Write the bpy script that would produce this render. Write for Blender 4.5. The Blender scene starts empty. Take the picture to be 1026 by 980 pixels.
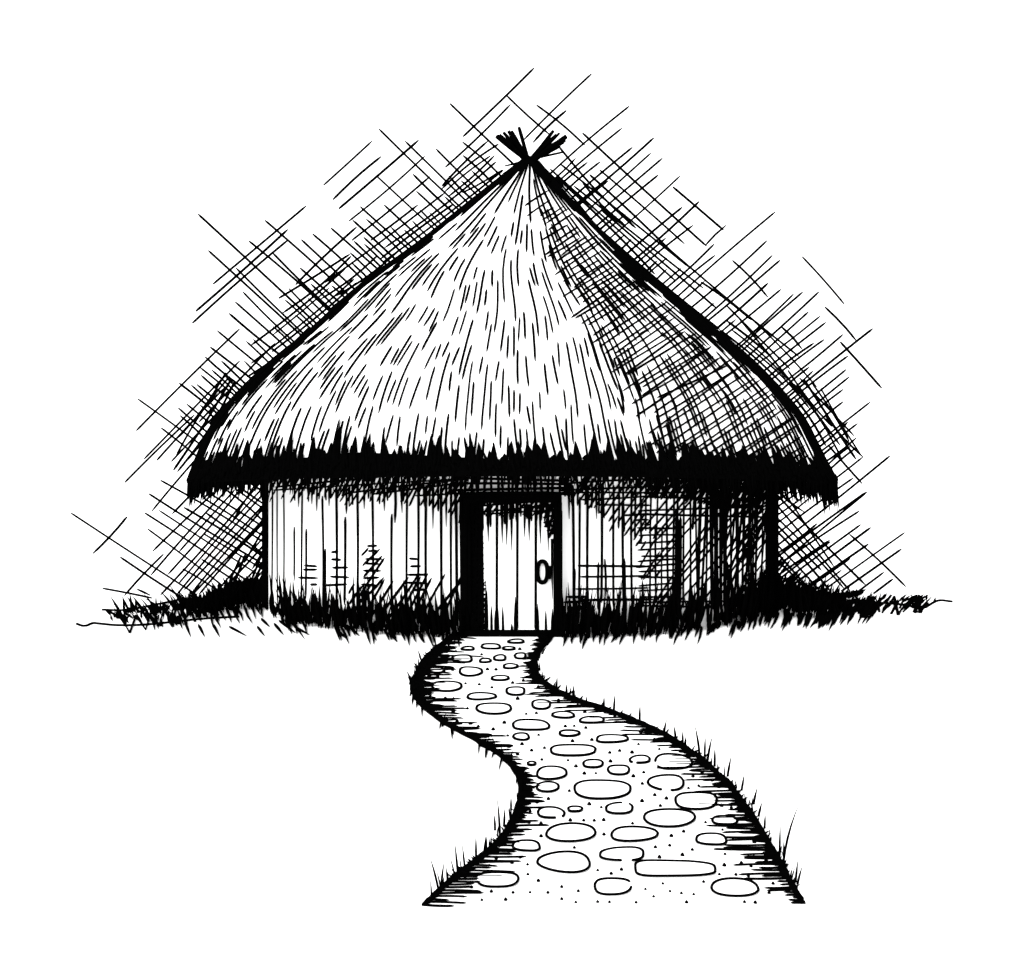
import bpy, math, random
from mathutils import Vector
from mathutils.bvhtree import BVHTree
random.seed(11)
rnd = random.uniform
S = bpy.context.scene
COL = S.collection
F, CX, HY = 1109.0, 513.0, 480.0      # focal length, principal column and horizon row of the picture
H = 1.9                               # eye height
D = 17.37                             # distance to the hut's axis
CAM = Vector((0, 0, H))

# ------------------------------------------------------------------ materials
def mat(name, col, rough=.9, noise=.06, scale=6., bump=0.):
    m = bpy.data.materials.new(name); m.use_nodes = True
    nt = m.node_tree; b = nt.nodes['Principled BSDF']
    b.inputs['Roughness'].default_value = rough
    b.inputs['Specular IOR Level'].default_value = 0.0
    tc = nt.nodes.new('ShaderNodeTexCoord')
    n = nt.nodes.new('ShaderNodeTexNoise'); n.inputs['Scale'].default_value = scale
    n.inputs['Detail'].default_value = 4
    nt.links.new(tc.outputs['Object'], n.inputs['Vector'])
    r = nt.nodes.new('ShaderNodeValToRGB')
    r.color_ramp.elements[0].position = .3; r.color_ramp.elements[1].position = .7
    r.color_ramp.elements[0].color = [c * (1 - noise) for c in col] + [1]
    r.color_ramp.elements[1].color = list(col) + [1]
    nt.links.new(n.outputs['Fac'], r.inputs['Fac'])
    nt.links.new(r.outputs['Color'], b.inputs['Base Color'])
    if bump:
        bp = nt.nodes.new('ShaderNodeBump'); bp.inputs['Strength'].default_value = bump
        bp.inputs['Distance'].default_value = .02
        nt.links.new(n.outputs['Fac'], bp.inputs['Height'])
        nt.links.new(bp.outputs['Normal'], b.inputs['Normal'])
    return m
INK = mat('ink_black', (.0007, .0007, .0007), noise=.4, scale=20)
WGROUND = mat('white_ground', (.86, .86, .86), noise=.03, scale=.6)
WPATH = mat('white_path', (.86, .86, .86), noise=.04, scale=5, bump=.1)
WSTONE = mat('white_stone', (.86, .86, .86), noise=.05, scale=9, bump=.15)
WTHATCH = mat('white_thatch', (.86, .86, .86), noise=.04, scale=14, bump=.1)
WWALL = mat('white_timber', (.87, .87, .87), noise=.03, scale=8, bump=.1)

# ------------------------------------------------------------------ helpers
class MB:
    def __init__(s): s.v = []; s.f = []; s.m = []
    def tube(s, pts, w, taper=(.35, .35), n=6, mi=0, depthw=True):
        """round strand; w is its width in picture pixels at its own distance"""
        pts = [Vector(p) for p in pts]
        if len(pts) < 2: return
        L0 = len(pts)
        if taper:                       # blunt strokes narrow only at their very ends, blades all the way
            if min(taper) >= .22 or L0 < 4: pts = [pts[0], pts[0].lerp(pts[1], .3)] + pts[1:-1] + [pts[-2].lerp(pts[-1], .6), pts[-1]]
        L = len(pts); base = len(s.v)
        a = rnd(0, 1)
        for i, p in enumerate(pts):
            t = (pts[min(i+1, L-1)] - pts[max(i-1, 0)])
            if t.length < 1e-7: t = Vector((0, 0, 1))
            t.normalize()
            if i == 0: up = Vector((0, 0, 1)) if abs(t.z) < .7 else Vector((.3, 1, 0))
            u = t.cross(up).normalized(); q = t.cross(u); up = -q
            r = ((w + (.85 if w < 2.3 else .5)) / 2 * max(p.y, 3.) / F) if depthw else w / 2
            k = i / (L - 1)
            if taper:
                ea = (taper[0] if i == 0 else 1.) if taper[0] >= .22 else min(1., taper[0] + (1 - taper[0]) * k / .5)
                eb = (taper[1] if i == L-1 else 1.) if taper[1] >= .22 else min(1., taper[1] + (1 - taper[1]) * (1 - k) / .55)
                e = min(ea, eb)
                r *= e
            for j in range(n):
                an = (j + a) * 2 * math.pi / n
                s.v.append(p + u * (r * math.cos(an)) + q * (r * math.sin(an)))
        for i in range(L - 1):
            for j in range(n):
                b = base + i * n
                s.f.append((b + j, b + (j+1) % n, b + n + (j+1) % n, b + n + j)); s.m.append(mi)
        s.f.append(tuple(base + j for j in range(n))[::-1]); s.m.append(mi)
        s.f.append(tuple(base + (L-1) * n + j for j in range(n))); s.m.append(mi)
    def box(s, x0, x1, y0, y1, z0, z1, mi=0):
        b = len(s.v)
        s.v += [Vector(c) for c in ((x0,y0,z0),(x1,y0,z0),(x1,y1,z0),(x0,y1,z0),(x0,y0,z1),(x1,y0,z1),(x1,y1,z1),(x0,y1,z1))]
        for q in ((0,3,2,1),(4,5,6,7),(0,1,5,4),(1,2,6,5),(2,3,7,6),(3,0,4,7)):
            s.f.append(tuple(b + i for i in q)); s.m.append(mi)
    def build(s, name, mats, parent=None, smooth=False, origin=None):
        me = bpy.data.meshes.new(name)
        o0 = Vector(origin) if origin else Vector((0, 0, 0))
        po = parent_off(parent)
        me.from_pydata([tuple(v - (o0 if parent is None else po)) for v in s.v], [], s.f)
        if not isinstance(mats, (list, tuple)): mats = [mats]
        for m in mats: me.materials.append(m)
        me.polygons.foreach_set('material_index', s.m)
        if smooth: me.polygons.foreach_set('use_smooth', [True] * len(s.f))
        me.update()
        o = bpy.data.objects.new(name, me); COL.objects.link(o)
        if parent is not None: o.parent = parent
        else: o.location = o0
        return o
def parent_off(p):
    v = Vector((0, 0, 0))
    while p is not None: v += p.location; p = p.parent
    return v
def tag(o, label=None, cat=None, group=None, kind=None):
    if label: o['label'] = label
    if cat: o['category'] = cat
    if group: o['group'] = group
    if kind: o['kind'] = kind
    return o
def lerp(a, b, t): return a + (b - a) * t
def interp(tab, x):
    if x <= tab[0][0]: return tab[0][1]
    for (a, p), (b, q) in zip(tab, tab[1:]):
        if x <= b: return lerp(p, q, (x - a) / (b - a))
    return tab[-1][1]
def smoothpoly(pts, it=2):
    for _ in range(it):
        o = [pts[0]]
        for a, b in zip(pts, pts[1:]):
            o.append((a[0]*.75+b[0]*.25, a[1]*.75+b[1]*.25)); o.append((a[0]*.25+b[0]*.75, a[1]*.25+b[1]*.75))
        o.append(pts[-1]); pts = o
    return pts

# ------------------------------------------------------------------ hut shape
LO = smoothpoly([(524,163),(500,184),(470,208),(419,250),(385,274),(350,300),(310,338),(275,364),(240,396),(217,424),(202,454),(191,484)])
RO = smoothpoly([(536,163),(561,194),(589,224),(619,255),(653,286),(698,322),(728,345),(757,369),(782,396),(803,420),(817,449),(828,471),(836,484)])
def prof(tab):
    out = []
    for px, py in tab:
        s = (px - CX) / F
        r = D * s / math.sqrt(1 + s*s)
        yd = D - r*r / D
        z = H - (py - HY) / F * yd
        out.append((-z, r))
    return out
PL, PR = prof(LO), prof(RO)
ZT = -max(PL[0][0], PR[0][0]); ZE = -min(PL[-1][0], PR[-1][0])
def roofp(v, th, off=0.):
    """v: 0 apex, 1 eave; th: 0 towards the viewer, + to the right"""
    vv = min(v, 1.)
    z = lerp(ZT, ZE, vv)
    a, b = interp(PL, -z), interp(PR, -z)
    c, r = (a + b) / 2, (b - a) / 2
    z += .135 * max(0., math.cos(th))**1.5 * vv**3
    if v > 1:
        z -= (v - 1) * 5.0; r += (v - 1) * .6
    r += off
    return Vector((c + r * math.sin(th), D - r * math.cos(th), z + off * .6))
XC = (520 - CX) / F * D
RW = 3.86
def wallp(th, z, off=0.): return Vector((XC + (RW+off) * math.sin(th), D - (RW+off) * math.cos(th), z))

NR, NA = 70, 160
roof = MB()
for i in range(NR + 1):
    for j in range(NA): roof.v.append(roofp(i / NR, j * 2 * math.pi / NA))
for i in range(NR):
    for j in range(NA):
        roof.f.append((i*NA+j, (i+1)*NA+j, (i+1)*NA+(j+1) % NA, i*NA+(j+1) % NA)); roof.m.append(0)
wall = MB()
WZ = 2.2
for k, (z, o) in enumerate(((0, 0), (WZ, 0), (WZ, -.18), (0, -.18))):
    for j in range(NA): wall.v.append(wallp(j * 2 * math.pi / NA, z, o))
for k in range(4):
    for j in range(NA):
        a, b = k*NA, ((k+1) % 4)*NA
        wall.f.append((a+j, a+(j+1) % NA, b+(j+1) % NA, b+j)); wall.m.append(0)
BR = BVHTree.FromPolygons(roof.v, roof.f); BW = BVHTree.FromPolygons(wall.v, wall.f)
YDOOR = D - RW - .10                       # front plane of the door leaf
YFR = YDOOR - .05
def ray(px, py): return Vector(((px - CX) / F, 1, -(py - HY) / F))
def cast(px, py, kind, lift=.006):
    d = ray(px, py)
    if kind == 'ground':
        if d.z >= -1e-3: return None
        return CAM + d * ((H - lift) / -d.z)
    if kind in ('roof', 'wall'):
        h = (BR if kind == 'roof' else BW).ray_cast(CAM, d.normalized())
        if h[0] is None: return None
        return h[0] - d.normalized() * lift
    y = {'bg1': D + .10, 'bg2': D + .16, 'door': YDOOR - .004, 'frame': YFR - .004, 'apex': D - .05}[kind]
    return CAM + d * y
PLACED = {}
def crowded(kind, a, b, gap):
    dx, dy = b[0]-a[0], b[1]-a[1]; L = math.hypot(dx, dy)
    if L < 1: return False
    dx /= L; dy /= L
    for (c, d, ex, ey, M) in PLACED.setdefault(kind, []):
        if abs(dx*ey - dy*ex) > .16: continue
        t0 = (c[0]-a[0])*dx + (c[1]-a[1])*dy; t1 = (d[0]-a[0])*dx + (d[1]-a[1])*dy
        lo, hi = max(0, min(t0, t1)), min(L, max(t0, t1))
        if hi - lo < .35*min(L, M): continue
        k = ((lo+hi)/2 - t0) / ((t1-t0) or 1)
        px, py = c[0] + (d[0]-c[0])*k, c[1] + (d[1]-c[1])*k
        qx, qy = a[0] + dx*(lo+hi)/2, a[1] + dy*(lo+hi)/2
        if math.hypot(px-qx, py-qy) < gap: return True
    PLACED[kind].append((a, b, dx, dy, L))
    return False
def stroke(mb, pts, w, kind, taper=(.5, .3), bend=0., lift=.006, step=9.):
    """pen-like strand following the surface through the given picture points"""
    if len(pts) == 2:
        (x0, y0), (x1, y1) = pts
        L = math.hypot(x1-x0, y1-y0); n = max(2, int(L / step))
        if L < .5: return
        if kind[:2] == 'bg' and w < 2.1 and crowded(kind, pts[0], pts[1], 3.5): return
        if kind in ('wall', 'roof') and w < 1.8 and crowded(kind, pts[0], pts[1], 3.3): return
        nx, ny = -(y1-y0)/L, (x1-x0)/L
        pts = [(lerp(x0, x1, i/n) + nx*bend*math.sin(math.pi*i/n), lerp(y0, y1, i/n) + ny*bend*math.sin(math.pi*i/n)) for i in range(n+1)]
    run = []
    for p in pts:
        q = cast(p[0], p[1], kind, lift)
        if q is not None and kind[:2] == 'bg' and q.z < .02: q = None
        if q is not None and run and abs(q.y - run[-1].y) > 1.6 and kind != 'ground': q = None
        if q is None:
            if len(run) > 1: mb.tube(run, w, taper)
            run = []
        else: run.append(q)
    if len(run) > 1: mb.tube(run, w, taper)
def inside(p, poly):
    x, y = p; c = False; j = len(poly) - 1
    for i in range(len(poly)):
        xi, yi = poly[i]; xj, yj = poly[j]
        if (yi > y) != (yj > y) and x < (xj-xi)*(y-yi)/(yj-yi)+xi: c = not c
        j = i
    return c
def hatch(mb, poly, ang, sp, w, kind, jit=.35, wob=2., drop=0., ends=5., bend=.6, lift=.006):
    """parallel strokes filling a patch; ang in degrees, 90 = upright, 45 = '/'"""
    a = math.radians(ang); dx, dy = math.cos(a), -math.sin(a); nx, ny = -dy, dx
    cx = sum(p[0] for p in poly)/len(poly); cy = sum(p[1] for p in poly)/len(poly)
    R = max(math.hypot(p[0]-cx, p[1]-cy) for p in poly) + 2
    o = -R
    while o < R:
        o += sp * rnd(1-jit, 1+jit)
        if random.random() < drop: continue
        da = math.radians(rnd(-wob, wob)); ddx, ddy = dx*math.cos(da)-dy*math.sin(da), dx*math.sin(da)+dy*math.cos(da)
        runs = []; cur = None
        t = -R
        while t <= R:
            p = (cx+nx*o+ddx*t, cy+ny*o+ddy*t)
            if inside(p, poly):
                if cur is None: cur = t
            elif cur is not None: runs.append((cur, t)); cur = None
            t += 2.
        if cur is not None: runs.append((cur, R))
        for t0, t1 in runs:
            t0 -= rnd(-.3, 1)*ends; t1 += rnd(-.3, 1)*ends
            if t1 - t0 < 3: continue
            stroke(mb, [(cx+nx*o+ddx*t0, cy+ny*o+ddy*t0), (cx+nx*o+ddx*t1, cy+ny*o+ddy*t1)], w*rnd(.8, 1.2), kind, bend=rnd(-bend, bend), lift=lift)

# ------------------------------------------------------------------ ground, path
g = MB()
G = 600.
g.v = [Vector(c) for c in ((-G,-G,0),(G,-G,0),(G,G,0),(-G,G,0))]; g.f = [(0,1,2,3)]; g.m = [0]
tag(g.build('ground', WGROUND), kind='structure')
PLE = smoothpoly([(458,634),(432,652),(413,678),(415,700),(440,722),(480,743),(512,764),(524,785),(519,810),(507,835),(480,860),(452,880),(424,906)])
PRE = smoothpoly([(556,634),(541,652),(535,668),(545,685),(580,702),(620,714),(660,731),(702,757),(732,785),(754,815),(772,845),(790,877),(806,905)])
TL = [(y, x) for x, y in PLE]; TR = [(y, x) for x, y in PRE]
pm = MB(); n = 60
for i in range(n + 1):
    y = 634 + (910 - 634) * i / n
    a = cast(interp(TL, y), y, 'ground', .004); b = cast(interp(TR, y), y, 'ground', .004)
    pm.v += [a, b]
for i in range(n): pm.f.append((2*i, 2*i+2, 2*i+3, 2*i+1)); pm.m.append(0)
tag(pm.build('path', WPATH), kind='structure')

# ------------------------------------------------------------------ paving stones  (x, y, w, h in the picture)
ST = []
for x, y, w, h in [(470,121,100,32),(563,131,65,24),(600,95,85,26),(352,132,68,24),(323,184,112,42),(517,180,65,36),(622,170,60,36),(442,194,64,26),(572,223,82,30),(190,243,95,34),(368,250,118,54),(175,276,60,20),(520,284,94,32),(245,326,152,60),(598,351,104,46),(423,378,158,40),(485,441,178,64),(730,420,104,52),(843,474,122,38),(678,526,194,58),(627,586,90,40),(875,569,116,34),(990,500,130,38),(896,656,228,64),(235,170,50,14),(225,202,50,16)]:
    ST.append((400+x/5.13, 625+y/5.13, w/5.13, h/5.13))
for x, y, w, h in [(42,220,88,28),(210,242,132,34),(134,341,86,34),(320,324,84,34),(235,366,86,42),(452,333,148,64),(172,443,218,82),(424,416,152,62),(543,488,162,74),(240,518,108,50),(64,521,64,24),(436,556,216,72),(655,566,102,38),(297,620,194,60),(602,641,124,50)]:
    ST.append((560+x/3.946, 680+y/3.946, w/3.946, h/3.946))
for x, y, w, h in [(783,132,162,72),(762,204,124,56),(780,337,142,62),(880,440,264,98),(653,508,146,60),(848,592,284,110),(505,682,228,78),(680,83,50,24)]:
    ST.append((400+x/5.13, 750+y/5.13, w/5.13, h/5.13))
for x, y, w, h in [(186,416,188,64),(408,478,340,74),(145,555,170,72),(670,560,210,80)]:
    ST.append((580+x/4.275, 760+y/4.275, w/4.275, h/4.275))
ST.sort(key=lambda s: s[1])
def section(y):
    if y < 668: return 'just below the door'
    if y < 712: return "in the path's first bend"
    if y < 765: return "on the path's upper slant"
    if y < 820: return 'halfway down the path'
    return "at the path's near end"
def side(x, y):
    k = (x - interp(TL, y)) / (interp(TR, y) - interp(TL, y))
    return 'left' if k < .36 else ('right' if k > .66 else 'middle')
buck = {}
for s in ST: buck.setdefault((section(s[1]), side(s[0], s[1])), []).append(s)
ORD = ['farthest', 'second farthest', 'third farthest', 'fourth farthest', 'fifth farthest', 'sixth farthest', 'seventh farthest']
for (sec, sd), lst in buck.items():
    lst.sort(key=lambda s: s[1])
    for k, (x, y, w, h) in enumerate(lst):
        size = 'large' if w*h > 620 else ('small' if w*h < 170 else 'medium')
        shape = 'long' if w / h > 3.1 else ('roundish' if w / h < 2.1 else 'oval')
        mb = MB(); N = 36
        seed = rnd(0, 6.28); pw = rnd(.72, .95) if w/h < 4.2 else .55; sk = rnd(-.12, .12)
        out = []
        for j in range(N):
            a = 2*math.pi*j/N
            c, s_ = math.cos(a), math.sin(a)
            rr = 1 + .045*math.sin(2*a+seed) + .03*math.sin(3*a+seed*2)
            ex = math.copysign(abs(c)**pw, c)*rr; ey = math.copysign(abs(s_)**pw, s_)*rr*(1+sk*c)
            out.append(cast(x + ex*(w/2-.8), y + ey*(h/2-.8), 'ground', .005))
        cen = sum(out, Vector())/N
        hz = .007
        rings = [(1., 0), (1., hz*.6), (.9, hz), (.0, hz*1.15)]
        for f_, z_ in rings[:3]:
            for p in out: mb.v.append(Vector((lerp(cen.x, p.x, f_), lerp(cen.y, p.y, f_), .005 + z_)))
        mb.v.append(Vector((cen.x, cen.y, .005 + hz*1.15)))
        for r_ in range(2):
            for j in range(N): mb.f.append((r_*N+j, r_*N+(j+1) % N, (r_+1)*N+(j+1) % N, (r_+1)*N+j)); mb.m.append(0)
        for j in range(N): mb.f.append((2*N+j, 2*N+(j+1) % N, 3*N)); mb.m.append(0)
        gap = random.random() < .3 and y > 720
        st = random.randrange(N); m_ = N if not gap else N - random.randint(2, 4)
        loop = [out[(st+j) % N] + Vector((0, 0, .009)) for j in range(m_+1)]
        if not gap: loop = loop[:-1] + [loop[0]]
        mb.tube(loop, 2.1, (.5, .5) if gap else None, n=5, mi=1)
        o = mb.build('paving_stone', [WSTONE, INK], origin=(cen.x, cen.y, 0))
        wh = 'in the middle' if sd == 'middle' else 'on the ' + sd
        pos = '%s %s, %s' % ('only one' if len(lst) == 1 else (ORD[k] if k < len(lst)-1 else 'nearest'), wh, sec)
        tag(o, '%s %s white stone, %s' % (size, shape, pos), 'paving stone', 'paving stones set in the winding path')

# gravel specks between the stones
gm = MB(); cnt = 0; GP = []
while cnt < 150:
    y = rnd(645, 905); x = rnd(interp(TL, y)+12, interp(TR, y)-14)
    if any(abs(x-s[0]) < s[2]/2+3 and abs(y-s[1]) < s[3]/2+3 for s in ST): continue
    if random.random() > .35 + .65*(y-640)/260: continue
    if any(math.hypot(x-a, y-b) < 7 + (y-640)*.012 for a, b in GP): continue
    GP.append((x, y))
    p = cast(x, y, 'ground', .004); r = 1.6*p.y/F*rnd(.8, 1.25)
    b = len(gm.v)
    for z_, f_ in ((0, 1), (r*.8, .85), (r*1.5, .4)):
        for j in range(6): gm.v.append(p + Vector((r*f_*math.cos(j*1.047)*1.2, r*f_*math.sin(j*1.047)*1.6, z_)))
    for k in range(2):
        for j in range(6): gm.f.append((b+k*6+j, b+k*6+(j+1) % 6, b+k*6+6+(j+1) % 6, b+k*6+6+j)); gm.m.append(0)
    gm.f.append(tuple(b+12+j for j in range(6))); gm.m.append(0); cnt += 1
tag(gm.build('gravel', INK), 'scattered black specks of gravel between the white paving stones', 'gravel', kind='stuff')

# ------------------------------------------------------------------ verges of the path
def blade(mb, x, y, hp, lean=0., w=2.2, curl=0., root=1.):
    """grass blade rooted on the ground at picture point (x, y), hp pixels tall"""
    p = cast(x, y, 'ground', 0.0)
    if p is None: return
    k = p.y / F; n = 5; pts = []
    dy = rnd(-.3, .03)
    for i in range(n+1):
        t = i/n
        pts.append(p + Vector((k*(lean*t + curl*t*t), k*dy*hp*t, k*hp*t*(1-.12*abs(curl)/max(hp, 1)*t))))
    mb.tube(pts, w*(1 if root == 1 else 1.25), (root, .12))
def verge(edge, sgn, name, label):
    mb = MB(); T = [(y, x) for x, y in edge]
    for q in range(9):                    # the dark line of the edge itself
        off = rnd(-1.2, 3.2)
        pts = [(x + sgn*off + rnd(-1.3, 1.3), y + rnd(-.9, .9)) for x, y in edge]
        k0 = random.randrange(0, 8); k1 = len(pts) - random.randrange(0, 6)
        if q < 3: k0, k1 = 0, len(pts)
        stroke(mb, pts[k0:k1], rnd(1.8, 3.), 'ground', lift=.01)
    y = 637.
    while y < 904:
        y += rnd(1.3, 2.3) + (y-640)/260*1.2
        x = interp(T, y)
        if sgn > 0: ln = interp([(637,22),(660,34),(690,26),(700,34),(740,26),(770,16),(800,20),(840,26),(870,40),(900,34)], y)
        else: ln = interp([(637,16),(655,10),(680,16),(705,34),(740,36),(780,30),(820,28),(860,42),(880,36),(900,14)], y)
        L = ln*rnd(.45, 1.4)
        if random.random() < .15: L *= 1.3
        stroke(mb, [(x - sgn*rnd(0, 2), y), (x + sgn*L, y + rnd(-1, 1.5))], rnd(1.3, 2.0), 'ground', taper=(.9, .3), lift=.009, bend=rnd(-.6, .6))
    for q in range(260):                  # thick root of the fringe
        y = rnd(637, 880); x = interp(T, y)
        dens = interp([(637,1),(740,.8),(800,.75),(850,.6),(900,.3)], y)
        if random.random() > dens: continue
        ln = rnd(4, 14) + (rnd(0, 12) if sgn > 0 and y < 700 else 0)
        stroke(mb, [(x - sgn*1, y), (x + sgn*ln, y + rnd(-1, 1))], rnd(1.8, 2.8), 'ground', taper=(.9, .2), lift=.012)
    for q in range(70):                   # short strokes straying over the outer side
        y = rnd(640, 895); x = interp(T, y)
        if sgn > 0 and 690 < y < 800: stroke(mb, [(x + rnd(-2, 3), y), (x + rnd(-3, 1), y + rnd(6, 15))], rnd(1.2, 1.8), 'ground', taper=(.9, .2), lift=.01)
        else: stroke(mb, [(x + sgn*rnd(0, 6), y + rnd(0, 4)), (x - sgn*rnd(1, 5), y - rnd(2, 7))], rnd(1.3, 2), 'ground', taper=(.9, .2), lift=.01)
    for q in range(38):                   # small blades along the rim
        i = random.randrange(3, len(edge)-2); x, y = edge[i]
        x += rnd(-4, 4); y = y + rnd(-1, 2)
        hp = rnd(5, 13) + (y-640)/260*rnd(2, 10)
        blade(mb, x - sgn*rnd(-1, 2), y, hp, lean=rnd(-3, 3), w=rnd(.7, 1.1), curl=rnd(-3, 3))
    return mb
vl = verge(PLE, 1, '', '')
for x, y, hp, l, c in [(439,890,30,-6,-2),(442,889,23,2,1),(459,877,32,-3,0),(466,872,24,-3,0),(477,864,27,0,0),(485,856,18,2,0),(492,851,14,0,0),(501,840,38,-1,-2),(505,828,18,1,0),(512,812,14,0,0),(496,832,15,0,-1),(448,884,10,1,0)]:
    blade(vl, x, y, hp*1.15, l, 1.7, c)
tag(vl.build('grass', INK), 'black fringe of short grass along the left edge of the stone path', 'grass', kind='stuff')
vr = verge(PRE, -1, '', '')
for x, y, hp, l, c in [(568,696,11,-1,0),(574,698,11,1,0),(605,710,13,0,0),(615,713,16,1,0),(641,723,17,-1,1),(665,736,14,2,1),(677,740,12,-2,0),(684,745,12,0,0),(701,756,28,-4,-2),(706,758,20,0,0),(709,762,22,3,2),(716,768,18,0,0),(729,778,20,2,1),(743,792,16,2,0),(755,806,16,3,1),(766,830,14,0,0),(781,858,32,-1,0),(785,864,54,6,10),(797,884,22,1,0),(799,886,18,3,1),(760,818,14,2,1)]:
    blade(vr, x, y, hp*1.15, l, 1.7, c)
tag(vr.build('grass', INK), 'black fringe of short grass along the right edge of the stone path', 'grass', kind='stuff')

# ------------------------------------------------------------------ grass at the foot of the wall
BASE = {}
def basey(x):                      # picture row of the line where the wall meets the ground
    x = int(round(x))
    if x not in BASE:
        y = 597.
        while y < 640 and cast(x, y, 'wall') is not None: y += .5
        BASE[x] = y if y > 597 else 600.
    return BASE[x]
gl = MB(); gr = MB()
def patch(mb, x0, x1, n, top, bot, w=(1.6, 3.0), lean=(-6, 6), hs=1.):
    for _ in range(n):
        x = rnd(x0, x1); b = interp(bot, x); lo = basey(x) + .8; b = max(b, lo + 4)
        if not (268 < x < 772): lo = b - 10
        yb = rnd(lo, max(lo, b)) if random.random() < .6 else lo
        tp = interp(top, x)
        h = (yb - tp)*(rnd(.35, 1.0) if random.random() < .8 else rnd(.9, 1.2))*hs
        blade(mb, x, yb, max(7, h), rnd(*lean), rnd(*w), rnd(-3, 3), root=.12)
botL = [(110,627),(170,622),(225,616),(262,605),(270,612),(300,622),(330,627),(380,632),(462,636)]
topL = [(110,622),(150,610),(180,596),(215,590),(230,580),(262,578),(285,575),(310,588),(340,590),(370,578),(380,592),(400,585),(430,590),(462,592)]
botR = [(556,636),(600,632),(660,630),(700,626),(740,618),(760,610),(780,618),(800,622),(840,618),(880,612),(935,612)]
topR = [(556,592),(600,588),(640,590),(680,585),(720,580),(760,570),(780,575),(800,582),(820,590),(850,602),(890,600),(935,606)]
patch(gl, 262, 462, 150, topL, botL, lean=(-9, 3))
patch(gl, 262, 462, 50, [(a, b+14) for a, b in topL], [(a, b-2) for a, b in botL], w=(2.6, 4.2))
patch(gl, 180, 265, 190, topL, botL, lean=(-9, 5))
patch(gl, 215, 265, 120, topL, [(a, b-6) for a, b in botL], w=(2.4, 3.8))
patch(gl, 112, 190, 60, topL, botL, w=(1.4, 2.2), lean=(-12, 6))
patch(gr, 556, 770, 140, topR, botR, lean=(-3, 9))
patch(gr, 556, 770, 60, [(a, b+12) for a, b in topR], [(a, b-2) for a, b in botR], w=(2.8, 4.4))
patch(gr, 765, 850, 220, topR, botR, lean=(-4, 10))
patch(gr, 765, 860, 200, [(a, b+6) for a, b in topR], [(a, b-8) for a, b in botR], w=(2.6, 4.2), lean=(-4, 10))
patch(gr, 840, 935, 60, topR, botR, w=(1.4, 2.4), lean=(2, 12))
# jagged lower rim: blades lying forward on the ground
def jags(mb, x0, x1, bot, n, dirx):
    for _ in range(n):
        x = rnd(x0, x1); y = basey(x) + rnd(-3, 2) if 268 < x < 772 else interp(bot, x) - rnd(2, 10); L = rnd(6, 17) if 268 < x < 772 else rnd(7, 18)
        stroke(mb, [(x, y), (x + dirx(x)*L*rnd(.2, .8), y + L)], rnd(1.8, 2.8), 'ground', taper=(.9, .12), lift=.015, bend=rnd(-1, 1))
jags(gl, 268, 462, botL, 46, lambda x: .6)
jags(gl, 150, 268, botL, 28, lambda x: .7)
jags(gr, 558, 770, botR, 54, lambda x: -.7)
jags(gr, 770, 880, botR, 70, lambda x: -.8)
# trailing lines at both ends, lying on the ground
stroke(gl, smoothpoly([(77,625),(85,628),(92,624),(100,625),(120,627),(150,626),(200,620),(240,618)]), 2.0, 'ground', lift=.012)
stroke(gl, smoothpoly([(102,611),(125,612),(150,607),(185,600)]), 1.7, 'ground', lift=.012)
stroke(gl, [(118,614),(130,634),(136,617),(146,631),(150,616),(160,627),(164,606),(173,628),(176,608),(184,626)], 2.2, 'ground', lift=.012)
stroke(gr, smoothpoly([(954,603),(940,601),(931,606),(925,610),(900,605),(870,604),(830,602)]), 2.0, 'ground', lift=.012)
for zz in ([(930,604),(922,614),(918,599),(905,613)], [(905,613),(918,597),(907,606),(900,616),(896,598),(884,614)], [(884,614),(890,600),(876,612),(870,598),(862,616)]):
    stroke(gr, zz, 2.2, 'ground', lift=.012)
for x0, y0, x1, y1 in [(185,622,191,638),(199,626,205,638),(214,626,220,638),(230,628,247,637),(258,628,265,637),(262,620,270,628),(275,625,284,636),(280,622,296,634),(290,618,305,640),(295,628,310,636),(337,630,347,640),(350,628,360,637)]:
    stroke(gl, [(x0, y0), (x1, y1)], 2.2, 'ground', taper=(.6, .2), lift=.012)
for _ in range(46):
    x = rnd(118, 225); blade(gl, x, interp([(110,616),(225,612)], x) + rnd(-5, 12), rnd(9, 22) + (x-118)*.08, rnd(-14, 4), rnd(1.4, 2.2), rnd(-4, 4))
for _ in range(60):
    x = rnd(205, 268); blade(gl, x, rnd(603, 612), rnd(18, 36)*(.6 + .4*(x-205)/60), rnd(-8, 8), rnd(1.6, 2.6), rnd(-4, 4), root=.3)
for _ in range(70):
    x = rnd(270, 460); yb = basey(x) + rnd(1, 5); blade(gl, x, yb, rnd(25, 52), rnd(-9, 7), rnd(1.3, 2.), rnd(-4, 4), root=.3)
tag(gl.build('grass', INK), 'black spiky grass along the foot of the wall left of the door', 'grass', kind='stuff')
for _ in range(40):
    x = rnd(835, 925); blade(gr, x, interp([(830,615),(930,608)], x) + rnd(-4, 7), rnd(8, 19), rnd(-3, 13), rnd(1.4, 2.2), rnd(-4, 4))
for _ in range(70):
    x = rnd(772, 850); blade(gr, x, rnd(603, 613), rnd(16, 40)*(1 - .5*(x-772)/80), rnd(-6, 10), rnd(1.6, 2.6), rnd(-4, 4), root=.3)
for _ in range(80):
    x = rnd(562, 770); yb = basey(x) + rnd(1, 5); blade(gr, x, yb, rnd(25, 52), rnd(-6, 9), rnd(1.3, 2.), rnd(-4, 4), root=.3)
tag(gr.build('grass', INK), 'black spiky grass along the foot of the wall right of the door', 'grass', kind='stuff')

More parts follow.
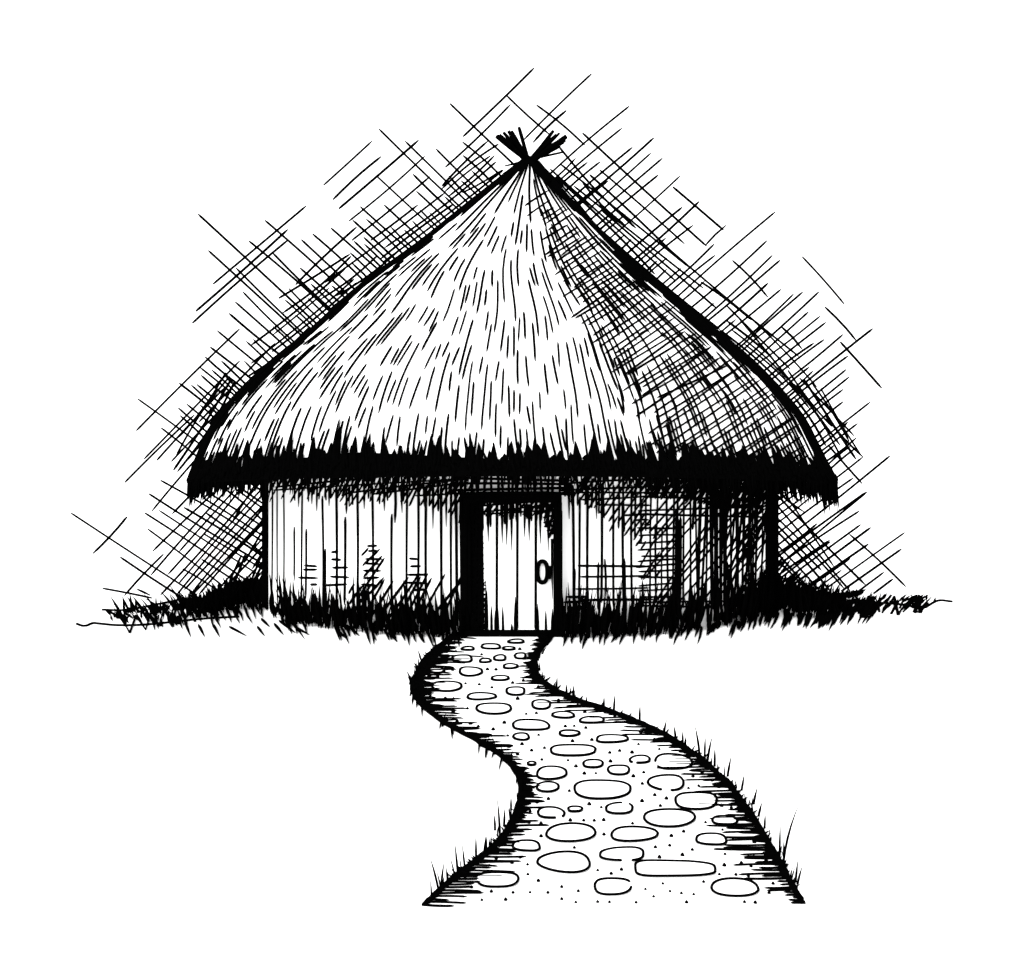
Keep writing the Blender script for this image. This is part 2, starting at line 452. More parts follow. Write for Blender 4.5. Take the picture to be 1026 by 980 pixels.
# ------------------------------------------------------------------ the hut
hut = bpy.data.objects.new('thatched_hut', None); COL.objects.link(hut); hut.location = (XC, D, 0)
tag(hut, 'round hut with white plank wall, black framed door and big conical thatched roof', 'hut')
wallo = wall.build('wall', WWALL, hut)
# seams between the planks plus drawn wall shade built as dark hatch strands
wl = MB()
for x, y0, y1 in [(273.5,486,604),(278,488,606),(284.5,486,600),(295,528,582),(303,486,606),(307,530,600),(323,497,610),(326,550,610),(337,486,612),(346,518,606),(346.5,486,515),(358,486,614),(373,486,618),(392.6,515,612),(396,486,524),(408,486,615),(419,486,620),(427,486,600),(442,486,624),(452,486,622),(457,500,625),
                  (574,486,615),(576,570,615),(581,498,612),(589,486,610),(603,486,604),(606,560,600),(615,486,610),(624,500,608),(633,486,606)]:
    stroke(wl, [(x, y0), (x + rnd(-1, 1), y1)], rnd(1.6, 2.3), 'wall', bend=rnd(-.8, .8), step=14)
for x, y0, y1 in [(300,486,508),(318,486,512),(313,486,505),(330,486,507),(350,486,508),(365,486,510),(385,486,512),(402,486,514),(434,486,530),(447,486,528),(456,486,534),(570,486,520),(597,486,520)]:
    stroke(wl, [(x, y0), (x + rnd(-1, 1), y1)], 1.9, 'wall', taper=(1, .2))
for x0, y0, x1, y1 in [(305,567,318,567),(304,571,318,571),(299,579,319,579),(311,586,318,586),(332,553,339,553),(332,561,342,561),(333,569,349,569),(331,578,350,578),(324,586,348,586),(368,547,378,547),(369,552,378,552),(366,560,383,560),(366,565,380,565),(364,572,382,572),(364,579,380,579),(362,586,378,586),
                       (410,560,419,560),(411,567,422,567),(408,576,429,576),(407,584,428,584),(413,591,427,591),(567,598,590,598),(565,603,585,603),(572,608,592,608)]:
    stroke(wl, [(x0, y0+rnd(-.6, .6)), (x1, y1+rnd(-.6, .6))], 1.8, 'wall')
TLP = [(270,478),(462,478),(462,523),(448,512),(420,505),(395,500),(350,503),(325,497),(300,500),(272,503)]  # shade at the wall top, put in as hatch strands
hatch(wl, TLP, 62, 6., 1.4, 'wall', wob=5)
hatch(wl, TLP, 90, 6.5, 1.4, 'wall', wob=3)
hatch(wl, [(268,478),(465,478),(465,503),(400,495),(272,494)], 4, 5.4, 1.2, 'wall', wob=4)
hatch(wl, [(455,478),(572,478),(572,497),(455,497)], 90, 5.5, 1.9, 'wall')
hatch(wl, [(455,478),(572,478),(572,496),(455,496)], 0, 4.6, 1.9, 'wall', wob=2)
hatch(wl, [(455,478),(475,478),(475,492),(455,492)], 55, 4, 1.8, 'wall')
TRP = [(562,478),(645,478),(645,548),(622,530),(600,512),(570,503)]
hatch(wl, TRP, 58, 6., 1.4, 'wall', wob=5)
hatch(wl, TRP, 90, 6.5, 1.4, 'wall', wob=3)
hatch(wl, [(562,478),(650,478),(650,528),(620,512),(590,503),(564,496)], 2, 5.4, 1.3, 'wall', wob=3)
DK = [(648,478),(776,478),(776,608),(640,608),(645,575),(660,560),(655,535),(640,530)]  # shaded right side of the wall, put in as denser strands
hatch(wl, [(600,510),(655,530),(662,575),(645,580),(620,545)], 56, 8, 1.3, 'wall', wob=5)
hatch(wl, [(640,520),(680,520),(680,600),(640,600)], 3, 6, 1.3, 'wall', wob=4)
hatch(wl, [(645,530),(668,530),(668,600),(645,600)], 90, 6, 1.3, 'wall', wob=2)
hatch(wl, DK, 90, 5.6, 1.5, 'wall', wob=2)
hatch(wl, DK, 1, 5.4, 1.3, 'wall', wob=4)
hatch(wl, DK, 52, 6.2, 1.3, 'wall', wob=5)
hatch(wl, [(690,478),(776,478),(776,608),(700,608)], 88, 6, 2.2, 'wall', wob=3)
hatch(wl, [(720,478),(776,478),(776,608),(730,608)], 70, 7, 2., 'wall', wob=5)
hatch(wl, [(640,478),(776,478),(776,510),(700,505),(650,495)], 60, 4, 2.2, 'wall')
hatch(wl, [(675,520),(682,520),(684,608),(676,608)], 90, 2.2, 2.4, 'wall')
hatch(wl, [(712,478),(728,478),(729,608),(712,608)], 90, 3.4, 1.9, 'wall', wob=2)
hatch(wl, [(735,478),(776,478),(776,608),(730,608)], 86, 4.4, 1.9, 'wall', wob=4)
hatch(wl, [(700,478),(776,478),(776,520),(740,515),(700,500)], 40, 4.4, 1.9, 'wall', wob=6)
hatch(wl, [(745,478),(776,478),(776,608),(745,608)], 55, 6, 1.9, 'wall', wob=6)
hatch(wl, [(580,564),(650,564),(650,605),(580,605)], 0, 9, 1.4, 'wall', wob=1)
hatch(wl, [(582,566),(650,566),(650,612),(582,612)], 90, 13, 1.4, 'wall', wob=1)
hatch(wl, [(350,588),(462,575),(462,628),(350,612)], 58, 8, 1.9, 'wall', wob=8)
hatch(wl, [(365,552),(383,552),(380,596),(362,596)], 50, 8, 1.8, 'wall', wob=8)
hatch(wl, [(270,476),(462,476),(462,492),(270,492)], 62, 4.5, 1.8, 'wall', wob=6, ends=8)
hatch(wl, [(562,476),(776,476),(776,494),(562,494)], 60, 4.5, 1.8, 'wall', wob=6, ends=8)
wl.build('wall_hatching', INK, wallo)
wl = MB()
th = math.pi*.58
while th < math.pi*1.42:                   # seams continue round the back
    wl.tube([wallp(th, .02, .004), wallp(th+rnd(-.004, .004), .9, .004), wallp(th, 1.85, .004)], 1.9); th += rnd(.03, .07)
wl.build('plank_seams', INK, wallo)
for sx in (-1, 1):
    pst = MB()
    base = wallp(sx*math.radians(79), 0, 0)
    for k in range(9 if sx < 0 else 14):
        dth = rnd(-7.5, -1)*(1 if sx < 0 else 2.0)
        th_ = sx*math.radians(79 + dth); p0 = wallp(th_, 0, rnd(-.01, .03)); p1 = wallp(th_+rnd(-.01, .01), 2.0, rnd(-.01, .03))
        pst.tube([p0, p0.lerp(p1, .5) + Vector((rnd(-.01, .01), 0, 0)), p1], rnd(1.6, 2.6), (.8, .8), n=6)
    if sx < 0: th_c, wd = 75.5, 12
    else: th_c, wd = 73, 16
    p0 = wallp(sx*math.radians(th_c), 0, -.01); pst.tube([p0, p0 + Vector((0, 0, 1.)), p0 + Vector((0, 0, 1.95))], wd, None, n=8)
    pst.build('wall_post', INK, wallo)

# roof with its thatch
roofo = roof.build('roof', WTHATCH, hut, smooth=True)
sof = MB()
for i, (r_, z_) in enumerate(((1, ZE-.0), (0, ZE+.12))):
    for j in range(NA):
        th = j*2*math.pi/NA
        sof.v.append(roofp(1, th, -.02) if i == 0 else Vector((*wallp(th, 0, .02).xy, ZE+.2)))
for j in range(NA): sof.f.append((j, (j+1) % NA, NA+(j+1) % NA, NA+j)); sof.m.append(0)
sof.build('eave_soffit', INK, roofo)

straw = MB()
SILT = {}
def sil(v, sx=1):
    """angle at which the roof turns out of sight at height v"""
    k = (min(max(int(round(v*60)), 1), 60), sx)
    if k not in SILT:
        vv = k[0]/60 - .004; best = 1.35
        for q in range(40, 100):
            th = sx*math.radians(q)
            p = roofp(vv, th); n = (roofp(vv+.004, th) - roofp(vv-.004, th)).cross(roofp(vv, th+.01) - roofp(vv, th-.01))
            if n.dot(Vector((p.x, p.y - D, 0))) < 0: n = -n
            if n.dot(CAM - p) < 0: best = math.radians(q); break
        SILT[k] = best
    return SILT[k]
def silv(v, sx):
    a = min(max(v, 0), 1)*60; i = int(a); f = a - i
    w_ = [sil((i+d)/60, sx) for d in (-1, 0, 1, 2)]
    return lerp((w_[0]+w_[1]+w_[2])/3, (w_[1]+w_[2]+w_[3])/3, f)
def edge(mb, v0, v1, sx, dang, w, dd=0., off=0., taper=(.2, .12)):
    n = max(4, int(abs(v1-v0)*60)+1)
    mb.tube([roofp(lerp(v0, v1, i/n), sx*(silv(lerp(v0, v1, i/n), sx) - math.radians(dang + dd*i/n)), off) for i in range(n+1)], w, taper)
def slope(mb, v0, v1, th, w, dth=0., off=.012, taper=(.4, .25), hang=0.):
    n = max(2, int(abs(v1-v0)*26) + 1)
    mb.tube([roofp(lerp(v0, v1, i/n), th + dth*i/n, off) for i in range(n+1)], w, taper)
# short dashes down the slope, in loose staggered rows
PUT = []
def free(v0, v1, th, gap, cell={}):
    for c in range(int(v0*10), int(v1*10)+1):
        for (a, b, t) in cell.get(c, ()):
            if b < v0 or a > v1: continue
            d = (t - th + math.pi) % (2*math.pi) - math.pi
            m = min(max(v0, a)+.03, 1)
            r_ = RAD[int(m*40)]
            if abs(d)*r_*max(abs(math.cos(th)), .45) < gap: return False
    for c in range(int(v0*10), int(v1*10)+1): cell.setdefault(c, []).append((v0, v1, th))
    return True
RAD = [(roofp(k/40, math.pi/2) - roofp(k/40, -math.pi/2)).length/2 for k in range(42)]
for j in range(38):                        # long strands fanning out from the apex
    th = (j + rnd(-.3, .3))*2*math.pi/38; a_, b_ = rnd(.0, .02), rnd(.13, .36)
    if free(a_ + .1, b_, th, .03): slope(straw, a_, b_, th, rnd(1.3, 1.8), taper=(1, .25))
for j in range(14000):
    th = rnd(-math.pi, math.pi); v0 = .1 + .86*math.sqrt(random.random())
    tt = th
    if math.cos(th) < -.2 and random.random() < .5: continue
    if th > .40 and th < 1.5 and random.random() < .97: continue
    if random.random() < .8*math.exp(-((v0-.55-.05*math.sin(th*3))/.045)**2) or random.random() < .6*math.exp(-((v0-.78+.03*math.sin(th*4))/.03)**2): continue
    L = rnd(.045, .12) if random.random() < .7 else rnd(.12, .22)
    v1 = min(v0+L, .965)
    if v1 - v0 < .03 or not free(v0-.005, v1+.005, th, .055): continue
    slope(straw, v0, v1, th, rnd(1.3, 1.8), dth=rnd(-.008, .008), taper=(.6, .4))

xh = straw                                  # right slope's drawn shade, built as crossed dark strands among the straw
FR2 = {}
for j in range(2600):
    th = math.radians(rnd(15, 76)); v = .04 + .9*random.random()**.8
    L = rnd(.1, .34); e = min(1., v + L)
    if math.degrees(th) < 24 and random.random() < .6: continue
    if not free(v, e, th, .046 if th > .9 else .054, FR2): continue
    slope(xh, v, e, th, rnd(1.2, 1.7), dth=rnd(-.012, .012))
RP = [(536,196),(560,215),(600,256),(650,300),(700,340),(750,382),(790,420),(815,462),(822,478),(700,478),(680,462),(664,440),(640,392),(618,368),(608,345),(590,330),(575,290),(556,250)]
hatch(xh, RP, 33, 6.6, 1.35, 'roof', wob=3, ends=16, lift=.02)
hatch(xh, [(640,330),(700,345),(760,392),(800,430),(820,470),(740,478),(690,440),(650,380)], 29, 17, 1.4, 'roof', wob=5, lift=.02)
hatch(xh, [(536,192),(560,212),(620,262),(600,300),(575,285),(552,240)], 34, 5.2, 1.3, 'roof', wob=3, ends=5, lift=.02)
straw.build('thatch_straw_and_shade', INK, roofo)

# dark bundles down the two outer slopes
for sx, n_, wd in ((-1, 36, 4.), (1, 44, 6.)):
    bd = MB()
    for k in range(n_):
        v0 = random.choice((.0, .01, rnd(0, .6))); v1 = min(1, v0 + rnd(.3, .9))
        if random.random() < .4: v1 = 1.01
        edge(bd, v0, v1, sx, abs(random.gauss(0, wd)) - 4, rnd(1.6, 3.2), off=rnd(-.02, .03), dd=rnd(-6, 4))
    edge(bd, 0, 1.0, sx, 1.5, 7 if sx < 0 else 8.5, off=-.015, taper=(.8, 1))
    edge(bd, 0, 1.0, sx, .5, 6, off=.02, taper=(.8, 1))
    edge(bd, 0, 1.0, sx, 5.5, 6, off=-.015, taper=(.8, 1))
    edge(bd, 0, 1.0, sx, 9, 4 if sx < 0 else 6, off=-.01, taper=(1, 1))
    for k in range(20):
        edge(bd, 0, rnd(.1, .4), sx, rnd(-3, 9), rnd(1.8, 3), off=rnd(0, .02))
    edge(bd, 0, .35, sx, 8, 6, off=-.01, taper=(1, .05))
    if sx > 0: edge(bd, .3, .75, sx, 9, 5, off=-.01, taper=(.1, .1))
    else: edge(bd, .75, 1, sx, 8, 7, off=-.01, taper=(.05, 1))
    bd.build('thatch_bundle', INK, roofo)

# shaggy dark eave all round
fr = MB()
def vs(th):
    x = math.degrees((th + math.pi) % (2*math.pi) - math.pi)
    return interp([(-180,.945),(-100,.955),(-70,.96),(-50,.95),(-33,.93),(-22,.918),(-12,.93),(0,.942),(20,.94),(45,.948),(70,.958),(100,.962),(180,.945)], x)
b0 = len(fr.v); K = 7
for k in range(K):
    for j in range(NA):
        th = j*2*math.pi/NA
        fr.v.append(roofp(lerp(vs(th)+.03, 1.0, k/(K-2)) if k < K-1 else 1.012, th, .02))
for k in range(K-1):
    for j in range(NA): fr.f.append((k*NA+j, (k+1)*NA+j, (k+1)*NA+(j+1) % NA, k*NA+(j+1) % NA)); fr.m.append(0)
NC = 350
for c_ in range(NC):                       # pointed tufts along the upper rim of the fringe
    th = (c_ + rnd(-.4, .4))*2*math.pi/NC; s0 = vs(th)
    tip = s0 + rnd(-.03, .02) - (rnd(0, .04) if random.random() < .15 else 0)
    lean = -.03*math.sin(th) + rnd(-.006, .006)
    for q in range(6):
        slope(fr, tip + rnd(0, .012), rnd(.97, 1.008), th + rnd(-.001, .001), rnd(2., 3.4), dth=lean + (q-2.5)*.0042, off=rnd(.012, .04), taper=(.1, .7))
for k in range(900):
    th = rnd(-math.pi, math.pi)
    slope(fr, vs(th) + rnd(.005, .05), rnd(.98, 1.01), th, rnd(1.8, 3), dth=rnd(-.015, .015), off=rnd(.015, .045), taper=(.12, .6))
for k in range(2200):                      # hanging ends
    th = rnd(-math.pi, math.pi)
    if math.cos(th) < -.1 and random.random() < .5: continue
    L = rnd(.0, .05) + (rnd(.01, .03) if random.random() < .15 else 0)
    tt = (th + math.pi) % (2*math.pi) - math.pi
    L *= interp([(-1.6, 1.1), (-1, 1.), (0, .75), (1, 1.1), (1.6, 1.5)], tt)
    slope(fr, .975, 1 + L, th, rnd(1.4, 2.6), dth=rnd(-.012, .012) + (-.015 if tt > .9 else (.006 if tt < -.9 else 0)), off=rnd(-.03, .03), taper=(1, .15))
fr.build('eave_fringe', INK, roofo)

# crossed poles at the peak
KX, KY = 530, 163
for tx, ty, w, dpt in [(225,280,3.,.1),(655,262,3,.05),(755,318,6,.1),(765,285,4,.1),(255,300,3.5,0.),(325,270,4.,.1),(300,350,5,.1),(340,380,6,0.),(640,300,4.2,.1),(700,340,6,0.),(755,310,6,0.),(215,290,4.2,.10),(240,275,3.6,-.05),(275,262,4.,.18),(310,246,4.,-.12),(335,250,4.4,.05),(350,330,4.5,.0),(395,222,4.2,.2),(290,330,4.4,-.15),(665,248,4.,.12),(690,275,3.6,-.1),(712,266,3.,.2),(770,290,5.5,-.16),(745,330,5.6,.08),(720,360,5.2,-.05),(740,415,1.8,.15)]:
    px, py = 470 + tx/7.89, 100 + ty/7.89
    a = CAM + ray(px, py)*(D + dpt*2.2)
    k = CAM + ray(KX + rnd(-2.5, 2.5), KY + rnd(-2, 2))*(D + dpt*.2)
    e = k + (k - a)*rnd(.5, .9); e.z = max(e.z, ZT - .5)
    e = k + (k-a).normalized()*.42
    pb = MB(); pb.tube([a, a.lerp(k, .5) + Vector((rnd(-.01, .01), 0, rnd(-.01, .01))), k, e], w*.85, (.85, .6), n=7)
    pb.build('apex_pole', INK, roofo)
kn = MB()
kc = CAM + ray(KX, KY)*D
for k in range(26):
    a = rnd(0, 6.28); t = rnd(-.14, .06); R_ = .07 + .05*abs(t)/.14
    kn.tube([kc + Vector((R_*math.cos(a+q*.5), R_*math.sin(a+q*.5), t + rnd(-.02, .02))) for q in range(13)], rnd(3, 5), None, n=5)
kn.tube([kc + Vector((0, 0, -.2)), kc + Vector((0, 0, -.05)), kc + Vector((0, 0, .02))], 16, (1.2, .8), n=10)
for sx in (-1, 1):
    for q in range(5): kn.tube([kc + Vector((-sx*.05, 0, .04)), kc + Vector((sx*.02, -.03*q, -.03)), roofp(.05+.01*q, sx*(sil(.05)-.15*q), 0)], 6, None, n=7)
kn.build('binding', INK, roofo)

# ------------------------------------------------------------------ door
def fx(px, y=None): return (px - CX)/F*(y or YFR)
def fz(py, y=None): return H - (py - HY)/F*(y or YFR)
dx0, dx1 = fx(482, YDOOR), fx(555, YDOOR)
door = bpy.data.objects.new('door', None); COL.objects.link(door); door.parent = hut
door.location = Vector(((dx0+dx1)/2 - XC, YDOOR - D, 0))
fm = MB()
yb = D - RW + .12
zt, zb = fz(493), 0.0
fm.box(fx(462), fx(470), YFR, yb, zb, zt)
fm.box(fx(555.5), fx(563), YFR+.002, yb, zb, zt)
fm.box(fx(470)+.002, fx(555.5)-.002, YFR+.001, yb, fz(504), zt-.003)
fm.box(fx(460), fx(565), YFR-.06, yb, 0.0, fz(631.5))
for k in range(26):                         # rough hand-hewn surface of the frame
    s_ = random.choice((0, 1, 2))
    if s_ == 0: x = rnd(461.5, 470); stroke(fm, [(x, rnd(492, 520)), (x+rnd(-1, 1), rnd(600, 637))], rnd(2, 3.5), 'frame')
    elif s_ == 1: x = rnd(556, 563.5); stroke(fm, [(x, rnd(492, 520)), (x+rnd(-.5, .5), rnd(600, 636))], rnd(2, 3), 'frame')
    else: y = rnd(493, 502); stroke(fm, [(rnd(462, 480), y), (rnd(540, 563), y+rnd(-.6, .6))], rnd(2, 3.2), 'frame')
fm.build('frame', INK, door)
cuts = [482, 498, 518.5, 537, 555]
for a_, b_ in zip(cuts, cuts[1:]):
    p = MB(); g_ = .6
    p.box(fx(a_+g_, YDOOR), fx(b_-g_, YDOOR), YDOOR, YDOOR+.04, .06, fz(500, YDOOR))
    p.build('door_plank', WWALL, door)
bk = MB(); bk.box(fx(469), fx(556), YDOOR+.045, YDOOR+.07, .01, fz(498)); bk.build('door_backing', INK, door)
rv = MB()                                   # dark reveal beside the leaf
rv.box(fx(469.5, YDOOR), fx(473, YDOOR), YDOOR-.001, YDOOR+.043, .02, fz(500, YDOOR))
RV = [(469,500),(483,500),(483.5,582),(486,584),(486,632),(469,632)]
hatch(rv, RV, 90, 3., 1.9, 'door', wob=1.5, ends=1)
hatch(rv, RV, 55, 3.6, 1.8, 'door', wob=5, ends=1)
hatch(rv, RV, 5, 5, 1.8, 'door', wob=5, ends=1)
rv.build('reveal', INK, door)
dh = MB()  # plank lines, and shade on the leaf built as dark hatch strands
hatch(dh, [(478,500),(556,500),(556,522),(540,520),(520,520),(500,522),(483,530)], 90, 4.6, 1.5, 'door', wob=1)
hatch(dh, [(478,500),(556,500),(556,516),(478,518)], 55, 5, 1.3, 'door', wob=5, ends=3)
hatch(dh, [(478,499),(556,499),(556,516),(478,516)], 3, 4.6, 1.2, 'door', wob=4, ends=1)
hatch(dh, [(540,500),(556,500),(556,545),(548,535)], 75, 4, 1.9, 'door', wob=4, ends=3)
hatch(dh, [(540,500),(556,500),(556,540),(545,530)], 10, 5, 1.8, 'door', wob=4, ends=1)
for x, y0, y1 in [(488,632,592),(492.5,632,607),(496.5,632,612),(499,632,608),(504,632,608),(516,632,598),(513,632,625),(539,632,605),(547,632,612),(553,632,610),(486.5,632,580),(489,505,543),(503,505,545),(508,505,546),(512.5,505,552),(526,505,538),(530,505,542),(541,505,545),(549,505,552),(553,540,600)]:
    stroke(dh, [(x, y0), (x + rnd(-.6, .6), y1)], 1.9, 'door', taper=(1, .2))
for x in (498, 518.5, 537): stroke(dh, [(x, 502), (x-.4, 632)], 2.0, 'door')
dh.build('door_lines_and_shade', INK, door)
hd = MB()
c = (543.5, 573.); pts = []
for q in range(25):
    a = 2*math.pi*q/24
    p = CAM + ray(c[0] + 4.9*math.copysign(abs(math.cos(a))**.8, math.cos(a)), c[1] + 10.6*math.copysign(abs(math.sin(a))**.85, math.sin(a)))*(YDOOR-.035)
    pts.append(p)
hd.tube(pts, 4.0, None, n=8)
hd.box(fx(548, YDOOR), fx(552, YDOOR), YDOOR-.045, YDOOR-.002, fz(580, YDOOR), fz(567, YDOOR))
hd.build('handle', INK, door)

# ------------------------------------------------------------------ drawn background shade, built as crosshatched rods standing behind the hut
HUT = [(x, y) for x, y in LO][::1]
POLY = list(LO)[::-1] + list(RO) + [(772, 490), (772, 600), (268, 600), (268, 490)]
def march(x, y, dx, dy, mx=400, extra=5):
    L = math.hypot(dx, dy); dx /= L; dy /= L; t = 0
    while t < mx and not inside((x+dx*t, y+dy*t), POLY): t += 1.5
    t += extra
    return (x+dx*t, y+dy*t)
LW = 1.55
hl, hr, hll, hlr = MB(), MB(), MB(), MB()
def seg(mb, lst, ox, oy, sc, kind):
    for x0, y0, x1, y1 in lst:
        stroke(mb, [(ox+x0/sc, oy+y0/sc), (ox+x1/sc, oy+y1/sc)], LW*rnd(.9, 1.2), kind, taper=(.6, .5), bend=rnd(-1.5, 1.5), step=12)
def tips(mb, lst, ox, oy, sc, kind, dx, dy, mx=400):
    for x, y in lst:
        px, py = ox+x/sc, oy+y/sc
        e = march(px, py, dx*rnd(.95, 1.05), dy*rnd(.95, 1.05), mx*rnd(.8, 1))
        stroke(mb, [(px, py), e], LW*rnd(.95, 1.25), kind, taper=(.5, .8), bend=rnd(-1.5, 1.5), step=12)
A = (180, 50, 2.931); B = (500, 50, 2.931); C3 = (100, 300, 3.42); C5 = (640, 300, 3.42); C6 = (60, 450, 3.42); C8 = (620, 450, 3.018)
# left, rising strokes
seg(hl, [(832,255,1042,52),(780,345,972,160),(422,398,566,267),(450,440,592,313),(467,467,702,265),(497,503,720,312),(505,560,735,372),(98,688,372,458),(47,768,318,527),(37,803,320,557),(770,400,905,268),(790,430,925,310),(830,420,948,352),(560,560,700,455),(440,610,600,470),(340,690,520,520),(230,750,460,575),(290,730,500,600)], *A, 'bg2')
seg(hl, [(85,628,325,395),(152,547,480,210),(195,552,430,300),(245,556,440,350),(300,552,370,470),(125,450,480,100),(318,83,410,0),(300,440,560,180),(340,420,600,150)], *C3, 'bg2')
# left, falling strokes to the outline
tips(hl, [(54,482),(84,589),(585,232),(662,268),(752,290),(793,157),(577,369),(530,460),(250,500),(202,560),(272,595),(165,640),(357,557),(390,540),(443,522),(470,540),(235,658),(185,710),(163,740),(353,640),(505,625),(548,497),(600,455),(590,500),(508,500),(700,350),(685,365),(695,415),(830,270),(832,310),(870,340),(790,370),(280,690),(320,700),(410,610),(455,580),(540,550),(620,520),(640,480),(745,395)], *A, 'bg1', 1, .93)
tips(hl, [(463,10),(443,48),(402,107),(378,163),(361,197),(342,232),(347,260),(332,291),(272,287),(297,358),(268,371),(410,110),(385,170)], *C3, 'bg1', 1, .8)
seg(hl, [(130,341,355,505),(210,440,340,545)], *C3, 'bg1')
# right
seg(hr, [(272,70,72,265),(198,178,100,272)], *B, 'bg2')
tips(hr, [(383,165),(361,230),(392,286),(455,258),(446,303),(480,318),(468,367),(532,370),(648,290),(588,445),(538,462),(570,480),(570,515),(632,570),(635,603),(811,476),(787,560),(803,603),(826,617),(790,685),(828,703),(865,717),(892,711),(940,710),(909,769),(960,800),(970,780),(238,283),(225,318),(298,328),(260,330)], *B, 'bg2', -1, .86)
seg(hr, [(605,575,667,515)], *B, 'bg2')
tips(hr, [(802,100),(642,80),(622,57),(582,42),(636,137),(700,120),(718,193),(711,240),(722,265),(701,308),(701,350),(793,352),(750,425),(745,475),(861,536),(768,540),(740,550),(735,612),(782,660),(600,150),(560,130),(650,330),(640,390)], *C5, 'bg2', -1, .78)
seg(hr, [(20,132,150,250),(110,162,252,280),(245,244,610,577),(295,352,545,570),(180,335,560,640),(150,350,520,680),(375,487,790,840),(510,402,660,530),(685,618,790,727),(890,607,1015,748),(957,755,1050,855),(828,812,890,879),(220,400,600,700),(300,470,640,760),(470,560,880,900),(560,620,860,880)], *B, 'bg1')
seg(hr, [(638,25,762,165),(690,145,833,305),(486,95,650,268),(550,268,738,468),(532,290,690,500),(640,400,768,540),(650,500,766,632),(380,60,610,300),(340,60,560,330),(300,20,520,240)], *C5, 'bg1')
# fill close to the outline
def fill(mb, out, sgn, n, k1, k2):
    for _ in range(n):
        i = random.randrange(1, int(len(out)*.72)); j = min(len(out)-1, i + random.randint(6, 14)); off = 1.5 + 34*((_+rnd(0, 1))/n)**1.5
        pts = []
        for m in range(i, j+1):
            a, b = out[m-1], out[min(m+1, len(out)-1)]; L = math.hypot(b[0]-a[0], b[1]-a[1]) or 1
            nx, ny = (b[1]-a[1])/L, -(b[0]-a[0])/L
            if sgn < 0: nx, ny = -nx, -ny
            pts.append((out[m][0]+nx*(off+(m-i)*k1), out[m][1]+ny*(off+(m-i)*k1)))
        a, b = pts[0], pts[-1]
        stroke(mb, [a, b], LW*rnd(.9, 1.3), 'bg2' if sgn < 0 else 'bg1', taper=(.5, .5), bend=rnd(-4, 4), step=10)
fill(hl, LO, -1, 150, .2, 0)
fill(hr, RO, 1, 120, .2, 0)
def perp(mb, out, y0, y1, sp, lo, hi, d, kind):
    for i in range(len(out)-1):
        a, b = out[i], out[i+1]
        L = math.hypot(b[0]-a[0], b[1]-a[1]); k = 0.
        while k < L:
            k += sp*rnd(.5, 1.5); x, y = lerp(a[0], b[0], k/L), lerp(a[1], b[1], k/L)
            if not (y0 < y < y1): continue
            l = rnd(lo, hi)
            stroke(mb, [(x-d[0]*4, y-d[1]*4), (x+d[0]*l, y+d[1]*l)], LW*rnd(.9, 1.2), kind, taper=(.8, .4), bend=rnd(-1, 1))
perp(hl, LO, 185, 455, 6, 18, 46, (-.72, -.69), 'bg1')
perp(hr, RO, 185, 475, 9, 18, 46, (.76, -.65), 'bg2')
# below the eave, left
seg(hll, [(38,219,470,500),(207,370,420,510),(146,477,400,530),(265,480,400,545),(345,107,700,320),(305,153,690,390),(290,218,640,450),(300,273,560,470),(340,210,680,430),(425,200,700,370),(495,170,700,300),(515,178,700,290),(420,410,560,500),(210,620,345,720),(570,140,700,250),(600,120,700,190)], *C6, 'bg1')
seg(hll, [(230,232,113,358),(355,360,190,540),(470,30,315,213),(540,60,385,222),(560,120,318,350),(600,110,312,432),(640,110,370,430),(690,110,345,500),(700,150,400,500),(700,200,430,520),(700,250,450,530),(620,130,440,320),(560,140,480,240),(700,300,500,530)], *C6, 'bg2')
LLP = [(205,497),(268,488),(268,600),(190,600),(175,575),(185,540)]
hatch(hll, LLP, 47, 8, LW, 'bg2', wob=3, ends=8)
hatch(hll, [(215,492),(268,486),(268,600),(210,585),(200,540)], -34, 8, LW, 'bg1', wob=3, ends=8)
hatch(hll, [(225,488),(268,486),(268,590),(240,560)], 55, 5, LW*1.1, 'bg2', wob=5, ends=4)
hatch(hll, [(235,560),(268,545),(268,604),(225,604)], 62, 4, 2., 'bg2', wob=6)
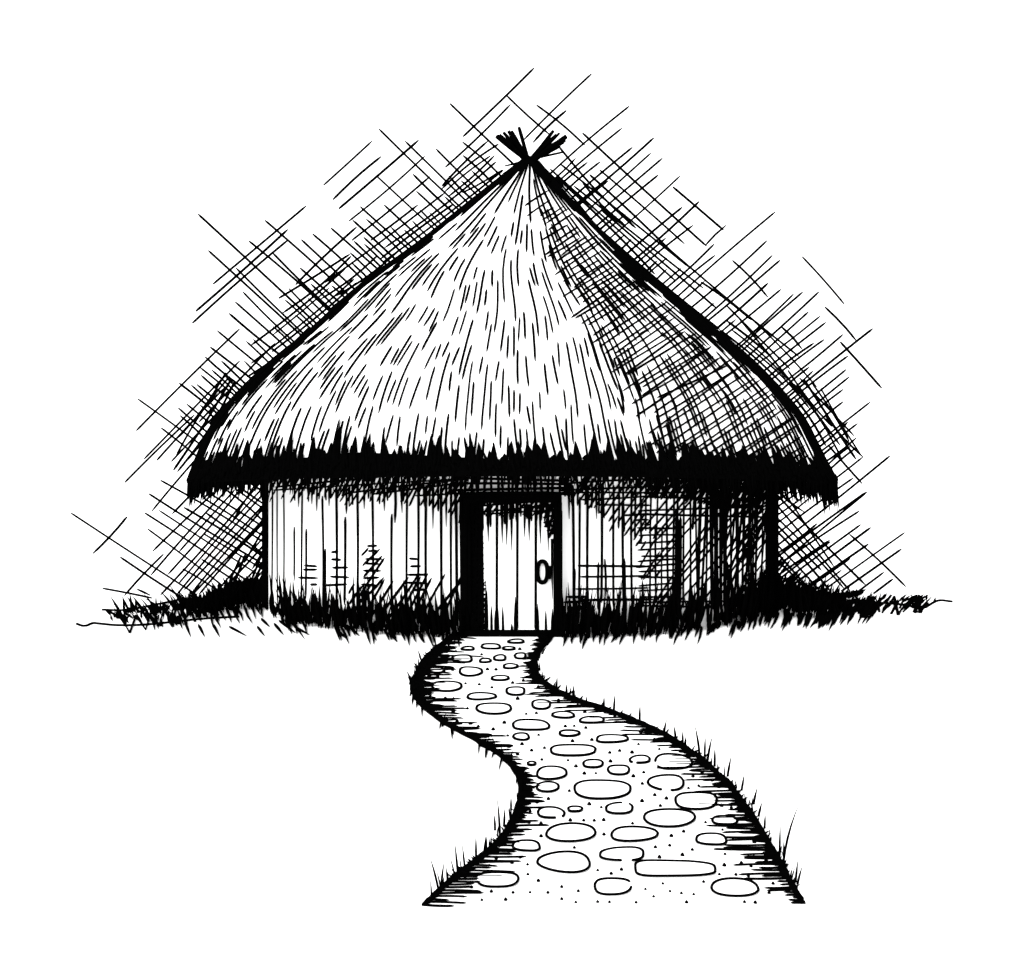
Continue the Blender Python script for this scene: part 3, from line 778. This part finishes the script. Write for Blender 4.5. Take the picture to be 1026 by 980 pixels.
# below the eave, right
tips(hlr, [(820,20),(748,130),(728,187),(732,228),(762,237),(755,287),(865,252),(855,302),(802,372),(830,392),(700,90),(600,225),(640,280),(700,330)], *C8, 'bg2', -1, .72)
seg(hlr, [(698,258,868,416),(470,130,745,410),(500,130,650,355),(470,160,700,430),(470,200,680,420),(470,240,640,430),(470,280,610,430),(540,190,790,440),(470,330,580,440),(480,128,560,190)], *C8, 'bg1')
hatch(hlr, [(772,488),(815,500),(835,560),(850,600),(772,604)], 37, 6.5, LW, 'bg2', wob=3, ends=9)
hatch(hlr, [(772,488),(800,500),(815,560),(830,600),(772,604)], -45, 6.5, LW, 'bg1', wob=4, ends=9)
hatch(hlr, [(772,550),(790,565),(820,604),(772,606)], 50, 3.6, 2., 'bg2', wob=6)
hatch(hlr, [(772,575),(800,585),(812,606),(772,606)], -50, 3.6, 2.2, 'bg1', wob=6)
for mb, lab in ((hl, 'crosshatched thin black lines fanning out behind the left slope of the thatched roof'),
                (hr, 'crosshatched thin black lines fanning out behind the right slope of the thatched roof'),
                (hll, 'crosshatched thin black lines under the left eave, between wall and open ground'),
                (hlr, 'crosshatched thin black lines under the right eave, between wall and open ground')):
    tag(mb.build('hatching', INK), lab, 'hatching', kind='stuff')

# ------------------------------------------------------------------ light, air, camera
w = bpy.data.worlds.new('World'); S.world = w; w.use_nodes = True
bg = w.node_tree.nodes['Background']; bg.inputs['Color'].default_value = (1, 1, 1, 1); bg.inputs['Strength'].default_value = 1.0
sl = bpy.data.lights.new('sun', 'SUN'); sl.energy = 1.5; sl.angle = math.radians(20); sl.color = (1, .995, .985)
so = bpy.data.objects.new('sun', sl); COL.objects.link(so)
so.rotation_euler = Vector((.45, .75, -.6)).to_track_quat('-Z', 'Y').to_euler()
cd = bpy.data.cameras.new('camera'); co = bpy.data.objects.new('camera', cd); COL.objects.link(co)
co.location = CAM; co.rotation_euler = (math.pi/2, 0, 0)
cd.sensor_width = 36; cd.lens = F/1026*36; cd.shift_y = -10/1026; cd.clip_end = 2000
S.camera = co
S.view_settings.view_transform = 'Standard'; S.view_settings.look = 'None'
S.view_settings.exposure = 1.2; S.view_settings.gamma = 1
